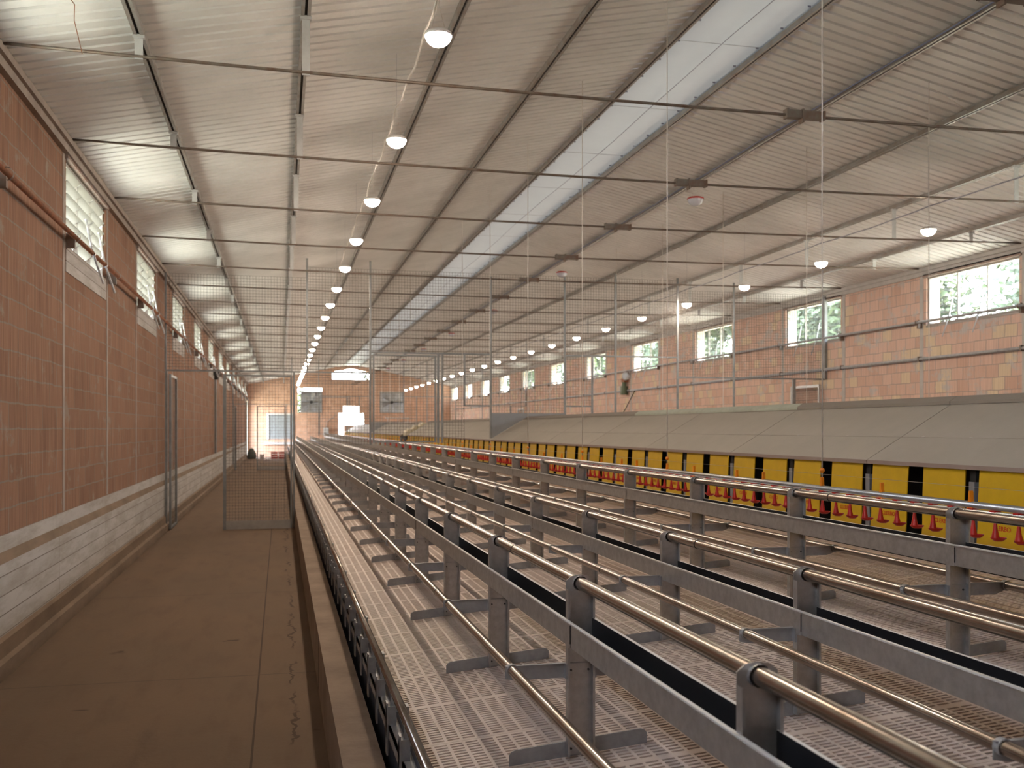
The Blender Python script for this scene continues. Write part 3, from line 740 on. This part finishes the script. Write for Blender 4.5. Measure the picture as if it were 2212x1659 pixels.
def make_nest(cap):
    L = NL - .008
    r = empty('nest_box', (NX, 0, slatz(NX)))
    tree = []
    zH = 1.497 + (1.883-1.497)*(3.915-NX)/(NR-NX)
    m = MB(); nest_roof(m, NX, 1.497, 3.913, zH-.001, 0, L); m.box(NX, NX+.006, 0, L, 1.473, 1.497, 1); m.box(NX-.0006, NX, 0, L, 1.473, 1.4965, 1)
    lid = m.build('front_lid', ['nest_board','nest_edge'], r)
    m = MB()
    for y in (.22, .62, 1.30, 1.74): m.lathe([(.001,.004),(.010,.003),(.012,0)], (3.917, y, zH+.002), 8)
    hg = m.build('hinge_screw', 'galv', lid)
    tree.append((lid, [hg]))
    m = MB(); nest_roof(m, 3.919, zH+.002, NR, 1.883, 0, L); tree.append((m.build('upper_lid', 'nest_board', r), []))
    m = MB(); nest_roof(m, 2*NR-NX, 1.497, NR, 1.883, 0, L); tree.append((m.build('back_lid', 'nest_board', r), []))
    m = MB(); m.prism([(NR-.055,1.856),(NR,1.888),(NR+.055,1.856),(NR+.055,1.872),(NR+.04,1.895),(NR,1.912),(NR-.055,1.876)], 'y', 0, L)
    tree.append((m.build('ridge_cap', cap, r), []))
    m = MB(); zb = slatz(NX) - .0
    m.box(3.86, 3.875, .01, L-.01, zb, 1.56); tree.append((m.build('inner_board', 'nest_inside', r), []))
    m = MB(); m.box(2*NR-NX-.05, 2*NR-NX-.03, .01, L-.01, 0.0, 1.47); tree.append((m.build('rear_board', 'nest_board', r), []))
    m = MB(); m.box(NX+.052, 3.858, .01, L-.01, zb-.02, zb+.02); tree.append((m.build('nest_floor', 'nest_inside', r), []))
    for y in (.0, PITCH, L):
        m = MB(); m.box(NX+.052, 3.858, max(0, y-.008), min(L, y+.008), zb+.021, 1.49); tree.append((m.build('divider', 'nest_inside', r), []))
    for y in (.0, PITCH):
        m = MB(); m.box(NX+.022, NX+.05, y+.001, y+.045, zb, 1.405); m.box(NX+.03, NX+.05, y+.001, y+.045, 1.405, 1.50, 1)
        tree.append((m.build('pillar', ['sheet_grey','nest_inside'], r), []))
    # each compartment: two yellow flaps with a black slit between them
    for c in (0, 1):
        for q in (0, 1):
            ya = c*PITCH + (.068 if q == 0 else .575); yb = ya + .362
            m = MB(); n = 10; pts = []
            for i in range(n+1):
                t = i/n; z = 1.478 - t*(1.478-(zb+.008)); bow = -.012*math.sin(PI*t*.9) - (.035*((t-.6)/.4)**1.6 if t > .6 else 0)
                pts.append((NX+.018+bow, z))
            k = len(m.v)
            for x, z in pts:
                sk = .010*(1.478-z)/.5*(1 if q else -1)*.5
                m.v += [(x, ya+sk, z), (x, yb+sk, z), (x+.006, yb+sk, z), (x+.006, ya+sk, z)]
            for i in range(n):
                a, b = k+4*i, k+4*(i+1)
                for s in range(4): m.f.append((a+s, a+(s+1)%4, b+(s+1)%4, b+s)); m.m.append(0)
            m.f.append((k, k+3, k+2, k+1)); m.m.append(0); e_ = k+4*n; m.f.append((e_, e_+1, e_+2, e_+3)); m.m.append(0)
            # lettering lies on the flap, reading from the far side to the near side
            k = len(m.v); zc, yc = 1.172, (ya+yb)/2
            xf = NX + .018 - .012*math.sin(PI*.58) - .0016
            m.v += [(xf - v[2] - .22*0, yc - v[0], zc + v[1]) for v in TV]
            for f in TF: m.f.append(tuple(k+i for i in f)); m.m.append(1)
            o = m.build('curtain_flap', ['flap_yellow','flap_red'], r)
            tree.append((o, []))
    return r, tree
caps = {}
def place_nest(y, cap, label):
    if cap not in caps: caps[cap] = make_nest(cap); o = caps[cap][0]; o.location = (NX, y, slatz(NX))
    else: o = copy_tree(caps[cap][0], (NX, y, slatz(NX)), caps[cap][1])
    tag(o, label, 'nest box', 'nest boxes')
NY0 = 5.627 - NL*2
for i in range(14):
    y = NY0 + NL*i
    cap = 'cap_dark' if i <= 2 else 'cap_green' if i in (3, 4) else 'cap_dark'
    place_nest(y, cap, 'beige-roofed hen nest with yellow curtains in the near block, %s from the camera' % nth(i+1))
NG = NY0 + NL*14
for i in range(14):
    place_nest(NG + 1.5 + NL*i, 'cap_dark', 'beige-roofed hen nest with yellow curtains beyond the belt drive, %s from the camera' % nth(i+1))
e = tag(empty('egg_belt_drive', (NX, NG+.1, slatz(NX))), 'black and cream egg belt drive unit in the gap between nest blocks', 'machine')
m = MB(); m.box(NX-.04, NX+.26, NG+.06, NG+1.42, slatz(NX), 1.46); m.box(NX+.26, 4.6, NG+.06, NG+1.42, slatz(NX)+.06, 1.40); m.build('housing', 'dark', e)
m = MB(); m.box(NX-.05, NX-.04, NG+1.10, NG+1.40, 1.0, 1.42); m.build('front_plate', 'sheet_grey', e)
m = MB()
for i in range(3): m.prism([(NX+.02+.22*i,1.47+.10*i),(NX+.22+.22*i,1.57+.10*i),(NX+.22+.22*i,1.66+.10*i),(NX+.12+.22*i,1.68+.10*i),(NX+.02+.22*i,1.56+.10*i)], 'y', NG+.5+.2*(i % 2), NG+1.2)
m.build('cover', 'cream', e)

# ------------------------------------------------------------------ wire mesh partitions and gates
def wires(m, x0, x1, z0, z1, y, sp=.05, r=.0019):
    n = max(2, round((x1-x0)/sp)); k = max(2, round((z1-z0)/sp))
    for i in range(n+1): x = x0+(x1-x0)*i/n; m.box(x-r, x+r, y-r, y+r, z0, z1)
    for j in range(k+1): z = z0+(z1-z0)*j/k; m.box(x0, x1, y+r, y+3*r, z-r, z+r)
def wires_y(m, y0, y1, z0, z1, x, sp=.05, r=.0019):
    n = max(2, round((y1-y0)/sp)); k = max(2, round((z1-z0)/sp))
    for i in range(n+1): y = y0+(y1-y0)*i/n; m.box(x-r, x+r, y-r, y+r, z0, z1)
    for j in range(k+1): z = z0+(z1-z0)*j/k; m.box(x+r, x+3*r, y0, y1, z-r, z+r)
def partition(Y, which, sp):
    e = tag(empty('mesh_partition', (XC, Y, 0)), 'wire mesh partition on steel posts across the barn, %s' % which, 'partition')
    def post(x, z0, z1, t=.02):
        m = MB(); m.box(x-t, x+t, Y-t, Y+t, z0, z1); m.build('post', 'frame_steel', e)
    def rail(x0, x1, z, t=.014):
        m = MB(); m.box(x0, x1, Y-t, Y+t, z-t, z+t); m.build('rail', 'frame_steel', e)
    for x, z0, z1, t in ((XL+.06,0,2.66,.02),(XL+.05,2.66,4.30,.016),(.222,0,2.66,.017),(.44,2.66,4.60,.016),(1.515,1.41,4.60,.016),(2.70,1.44,3.02,.020),(2.775,1.44,3.02,.015),(3.17,2.1,3.02,.016),(3.647,1.52,4.4,.018),
                         (5.02,1.50,4.45,.017),(5.54,1.35,3.02,.018),(5.99,1.2,4.52,.017),(7.21,.6,4.5,.017),(8.35,.6,4.45,.015),(9.60,.0,2.65,.025),(XR-.03,2.65,4.25,.03)):
        post(x, z0, z1, t)
    for x0, x1, z in ((XL+.05,.44,2.66),(.44,1.515,2.66),(1.515,3.647,3.015),(5.02,7.21,3.02),(7.21,XR-.02,2.65),(3.17,3.647,2.1),(5.02,5.54,2.1)): rail(x0, x1, z)
    for x0, x1, z0, z1 in ((XL+.06,.44,2.67,4.27),(.44,1.515,1.42,4.45),(1.515,3.647,3.03,4.45),(2.80,3.17,1.45,3.0),(3.17,3.647,2.11,3.0),(3.647,5.02,1.97,4.45),(5.02,5.54,2.11,3.0),(5.02,7.21,3.03,4.45),(7.21,XR-.03,2.66,4.27)):
        m = MB(); wires(m, x0, x1, z0, z1, Y, sp); m.build('wire_mesh', 'wire', e)
    m = MB(); m.prism([(NX,1.52),(NX,1.966),(5.0,1.966),(5.0,1.52),(NR,1.912)], 'y', Y-.012, Y-.006)
    m.build('closing_sheet', 'sheet_grey', e)
    g = tag(empty('mesh_gate', (-.9, Y, 0)), 'closed mesh gate leaf with bottom board across the aisle, %s' % which, 'gate', 'aisle gates')
    y = Y - .05
    m = MB(); m.box(-.935,-.885,y-.02,y+.02,.005,2.60); m.box(.162,.192,y-.02,y+.02,.005,2.60); m.box(-.885,.162,y-.015,y+.015,2.57,2.60); m.build('frame', 'frame_steel', g)
    m = MB(); m.box(-.885,.162,y-.012,y+.012,.005,.145); m.build('bottom_board', 'board_grey', g)
    m = MB(); wires(m, -.885,.162,.145,2.57,y,sp); m.build('wire_mesh', 'wire', g)
    g = tag(empty('mesh_gate', (-1.80, Y+.5, 0)), 'narrow mesh gate leaf standing open along the aisle wall, %s' % which, 'gate', 'aisle gates')
    x = XL + .115
    m = MB(); m.box(x-.018,x+.018,Y+.05,Y+.085,.02,2.60); m.box(x-.018,x+.018,Y+1.0,Y+1.04,.02,2.60); m.box(x-.012,x+.012,Y+.08,Y+1.0,2.56,2.60); m.box(x-.012,x+.012,Y+.08,Y+1.0,.02,.06); m.build('frame', 'frame_steel', g)
    m = MB(); wires_y(m, Y+.085, Y+1.0, .06, 2.56, x, .09, .0012); m.build('wire_mesh', 'wire', g)
    g = tag(empty('mesh_gate', (2.1, Y, .8)), 'mesh gate on the slats beside the nest boxes, %s' % which, 'gate', 'slat gates')
    m = MB(); y = Y - .04
    m.box(1.55,1.58,y-.012,y+.012,1.45,2.98); m.box(2.63,2.66,y-.012,y+.012,1.45,2.98); m.box(1.58,2.63,y-.01,y+.01,2.955,2.98); m.box(1.58,2.63,y-.01,y+.01,1.45,1.475); m.build('frame', 'frame_steel', g)
    m = MB(); wires(m, 1.58,2.63,1.475,2.955,y,sp); m.build('wire_mesh', 'wire', g)
    g = tag(empty('mesh_gate', (XR-.1, Y+.5, 0)), 'mesh gate leaf standing open along the right wall, %s' % which, 'gate', 'right wall gates')
    x = XR - .12
    m = MB(); m.box(x-.018,x+.018,Y+.05,Y+.09,.02,2.55); m.box(x-.018,x+.018,Y+1.1,Y+1.14,.02,2.55); m.box(x-.012,x+.012,Y+.08,Y+1.12,2.50,2.55); m.box(x-.012,x+.012,Y+.08,Y+1.12,1.3,1.33); m.build('frame', 'lever', g)
    m = MB(); wires_y(m, Y+.09, Y+1.1, .06, 2.50, x, sp); m.build('wire_mesh', 'wire', g)
partition(17.15, 'the near one of two', .05)
partition(41.0, 'the far one of two', .07)

# ------------------------------------------------------------------ winches, far end things
e = tag(empty('winch_motor', (XL, 30.0, 3.3)), 'dark winch gearbox with a long rod on the aisle wall', 'winch')
m = MB(); m.box(XL-.017, XL+.16, 29.9, 30.12, 3.25, 3.41); m.lathe([(.001,-.12),(.06,-.12),(.06,.02),(.001,.02)], (XL+.07, 30.0, 3.24), 12); m.build('gearbox', 'dark', e)
m = MB(); m.tube([(XL+.05, 30.02, 3.26), (XL+.05, 30.02, .96)], .035, 8); m.build('rod', 'frame_steel', e)
e = tag(empty('winch_motor', (XR, 28.4, 3.1)), 'green window motor hanging below a shaft bracket on the right wall', 'winch')
m = MB(); m.tube([(XR-.12,28.35,2.72),(XR-.12,28.35,2.98)], .11, 12); m.tube([(XR-.12,28.35,2.98),(XR-.12,28.35,3.10)], .07, 12); m.build('motor', 'green_paint', e, False)
m = MB(); m.box(XR-.16, XR-.001, 28.25, 28.5, 3.10, 3.22); m.build('gearbox', 'rust', e)
m = MB(); m.lathe([(.11,-.04),(.13,0),(.11,.04)], (XR-.14, 28.15, 3.27), 14, 0, 'y'); m.lathe([(.001,-.041),(.11,-.04)], (XR-.14, 28.15, 3.27), 14, 0, 'y'); m.build('pulley', 'white_paint', e)
m = MB(); m.tube([(XR-.05, 27.6, 2.82), (XR-.12, 28.2, 2.3), (XR-.10, 29.4, 1.7)], .014, 6)
tag(m.build('hose', 'dark', None, True), 'dark hose slanting down the right wall below the green motor', 'hose')

YW = YE
def fan(rect, label, gap=(0,0)):
    x0, x1, z0, z1 = rect
    x0 += gap[0]; z1 -= gap[1]
    e = tag(empty('wall_fan', ((x0+x1)/2, YW, z0)), label, 'fan', 'end wall fans')
    m = MB(); t = .05; y0, y1 = YW-.06, YW+.2
    m.box(x0,x0+t,y0,y1,z0,z1); m.box(x1-t,x1,y0,y1,z0,z1); m.box(x0+t,x1-t,y0,y1,z0,z0+t); m.box(x0+t,x1-t,y0,y1,z1-t,z1)
    m.build('frame', 'fan_steel', e)
    m = MB(); k = 9
    for i in range(k):
        z = z0+t+(z1-z0-2*t)*(i+.02)/k; m.prism([(YW+.15,z),(YW+.155,z),(YW+.185,z+(z1-z0-2*t)/k+.01),(YW+.18,z+(z1-z0-2*t)/k+.01)], 'x', x0+t, x1-t)
    m.build('shutter_slats', 'fan_steel', e)
    cx, cz, R = (x0+x1)/2, (z0+z1)/2, (z1-z0)/2-.08
    m = MB()
    for b in range(6):
        a = b*PI/3+.3; ca, sa = math.cos(a), math.sin(a)
        p = lambda r, s, yy: (cx+r*ca-s*sa, YW+.06+yy, cz+r*sa+s*ca)
        m.poly([p(.1,-.05,-.02), p(R,-.13,-.05), p(R,.13,.03), p(.1,.05,.02)])
    m.build('blades', 'fan_steel', e)
    m = MB(); m.lathe([(.001,-.16),(.09,-.16),(.09,.06),(.001,.06)], (cx, YW+.05, cz), 14, 0, 'y'); m.box(x0+t, x1-t, YW-.04, YW-.01, cz-.02, cz+.02); m.build('hub', 'dark', e)
fan(FAN1, 'square exhaust fan with daylight gaps left of the doorway in the end wall', (.17, .22))
fan(FAN2, 'square exhaust fan right of the doorway in the end wall')
x0, x1, z0, z1 = SHUT
o = MB(); o.box(x0-.15,x0,YW-.04,YW+.1,z0,z1+.06); o.box(x1,x1+.05,YW-.04,YW+.1,z0,z1+.06); o.box(x0-.15,x1+.05,YW-.05,YW+.1,z1,z1+.08); o.box(x0-.3,x1+.02,YW-.14,YW+.1,z0-.33,z0-.18)
o = tag(o.build('window_60', 'white_paint'), 'pale framed shuttered window low on the left of the end wall', 'window', kind='structure')
m = MB(); k = 14
for i in range(k): m.box(x0+(x1-x0)*i/k+.006, x0+(x1-x0)*(i+1)/k-.006, YW+.03, YW+.06, z0, z1)
m.box(x0, x1, YW+.06, YW+.07, z0, z1); m.build('shutter', 'shutter', o)
o = MB(); o.box(TW[0], TW[1], YW+.08, YW+.12, TW[2], TW[2]+.04); o.box(XC-.02, XC+.02, YW+.08, YW+.12, TW[2], 5.34)
for x in (TW[0]+.55, TW[1]-.55): o.box(x-.01, x+.01, YW+.08, YW+.12, TW[2], 5.2)
tag(o.build('window_61', 'mullion'), 'bright gable window under the roof ridge of the end wall', 'window', kind='structure')
o = MB(); o.box(DM[0]-.04, DM[0], YW-.02, YW+.15, 1.0, DM[3]); o.box(DM[1], DM[1]+.04, YW-.02, YW+.15, DM[2], DM[3]); o.box(XC+.02, XC+.07, YW+.0, YW+.1, DM[2], DU[3])
tag(o.build('door_1', 'cap_dark'), 'open stepped doorway with greenery beyond in the end wall', 'door', kind='structure')
o = MB(); o.box(XL-.06, XL+.02, DOORL[0]-.08, DOORL[0], 0, DOORL[3]); o.box(XL-.06, XL+.02, DOORL[1], DOORL[1]+.08, 0, DOORL[3]); o.box(XL-.06, XL+.02, DOORL[0]-.08, DOORL[1]+.08, DOORL[3], DOORL[3]+.1)
tag(o.build('door_2', 'cap_dark'), 'open sunlit side door at the far end of the aisle wall', 'door', kind='structure')
e = tag(empty('control_box', (2.7, YW, 1.3)), 'white control box on the end wall beside the doorway', 'box')
m = MB(); m.box(2.52, 2.84, YW-.14, YW, 1.27, 1.74); m.build('case', 'white_paint', e); m = MB(); m.box(2.54, 2.82, YW-.15, YW-.14, 1.29, 1.72); m.build('lid', 'white_paint', e)
m = MB(); m.tube([(2.7, YW-.03, 1.74), (2.72, YW-.03, 2.1), (3.1, YW-.03, 2.35), (3.3, YW-.03, 2.6)], .015, 6); tag(m.build('conduit', 'lever', None, True), 'pale conduit rising from the white control box', 'conduit')
def crate(x, y, label, mt):
    e = tag(empty('crate', (x, y, 0)), label, 'crate', 'crates at the aisle end')
    m = MB(); t = .02; w_, d, h = .37, .3, .38
    m.box(x,x+w_,y,y+d,.004,.03); 
    for z in (.03, .15, .27): m.box(x,x+w_,y,y+t,z,z+.09); m.box(x,x+w_,y+d-t,y+d,z,z+.09); m.box(x,x+t,y,y+d,z,z+.09); m.box(x+w_-t,x+w_,y,y+d,z,z+.09)
    for a in (x, x+w_-t):
        for b in (y, y+d-t): m.box(a,a+t,b,b+t,.03,h)
    m.build('basket', mt, e); m = MB(); m.box(x,x+w_,y-.005,y+.025,h-.03,h); m.box(x,x+w_,y+d-.025,y+d+.005,h-.03,h); m.build('rim', mt, e)
crate(-.52, 56.2, 'red plastic crate on the aisle floor, left of the pair', 'red_plastic')
crate(-.11, 56.2, 'dark red plastic crate on the aisle floor, right of the pair', 'red_plastic')
m = MB(); m.lathe([(.001,.0),(.22,.0),(.26,.12),(.22,.34),(.12,.52),(.05,.60),(.001,.58)], (-1.55, 56.2, .003), 12)
tag(m.build('feed_sack', 'sack', None, True), 'dark upright sack against the far end of the aisle wall', 'sack')
e = tag(empty('bucket', (.1, 55.0, 0)), 'small pale bucket on the floor by the kerb end', 'bucket')
m = MB(); m.lathe([(.001,.002),(.11,.002),(.14,.26),(.13,.26),(.10,.02),(.001,.02)], (-1.0, 56.3, 0), 14); m.build('body', 'white_plastic', e, True)
m = MB(); m.tube([(-1.0+.13*math.cos(t), 56.3, .25+.1*math.sin(t)) for t in [i*PI/8 for i in range(9)]], .004, 5); m.build('handle', 'wire', e)
e = tag(empty('metal_rack', (6.3, 59.2, 0)), 'pale metal rack standing behind the far nest boxes', 'rack')
for x in (6.2, 6.8, 7.4):
    m = MB(); m.box(x-.02, x+.02, 58.6, 58.64, 0, 2.35); m.build('upright', 'lever', e)
for z in (2.05, 2.3): 
    m = MB(); m.box(6.1, 7.5, 58.6, 59.0, z, z+.03); m.build('shelf', 'lever', e)

# ------------------------------------------------------------------ trees outside
def foliage(seed, R, H, n):
    rnd = random.Random(seed); m = MB()
    blobs = [(rnd.uniform(-R,R)*.55, rnd.uniform(-R,R)*.55, H*(.25+.7*rnd.random()), R*rnd.uniform(.35,.6)) for _ in range(11)]
    for i in range(n):
        bx, by, bz, br = rnd.choice(blobs)
        d = Vector((rnd.gauss(0,1), rnd.gauss(0,1), rnd.gauss(0,1))).normalized()*br*(rnd.random()**.35)
        c = Vector((bx,by,bz)) + d; u = Vector((rnd.gauss(0,1), rnd.gauss(0,1), rnd.gauss(0,.6))).normalized(); v = u.orthogonal().normalized(); s = rnd.uniform(.10,.22)
        m.poly([c-u*s, c+v*s*.5, c+u*s, c-v*s*.5])
    return m
protos = []
for i, (R, H, n) in enumerate(((2.7,9.6,8000),(2.4,8.4,7000))):
    r = empty('tree', (0,0,-.25)); ORG[r.name] = Vector((0,0,-.25))
    m = MB(); m.tube([(0,0,-.3),(.05,.02,H*.4),(-.05,.05,H*.75)], [.16,.11,.05], 8); t = m.build('trunk', 'bark', r, True)
    f = foliage(i+3, R, H, n).build('foliage', 'leaf', r)
    protos.append((r, [(t, []), (f, [])], False))
used = [False, False]
def tree(x, y, i, label):
    r, tr, _ = protos[i]
    if not used[i]: o = r; o.location = (x, y, -.25); used[i] = True
    else: o = copy_tree(r, (x, y, -.25), tr)
    tag(o, label, 'tree', 'trees outside')
for j in range(13):
    tree(17.5 + (j % 3)*1.3, 12 + 4.6*j, j % 2, 'leafy green tree outside the right wall windows, %s from the camera' % nth(j+1))
tree(.6, 73, 0, 'green tree outside the end doorway, on the left'); tree(7.6, 74, 1, 'green tree outside the end doorway, on the right')
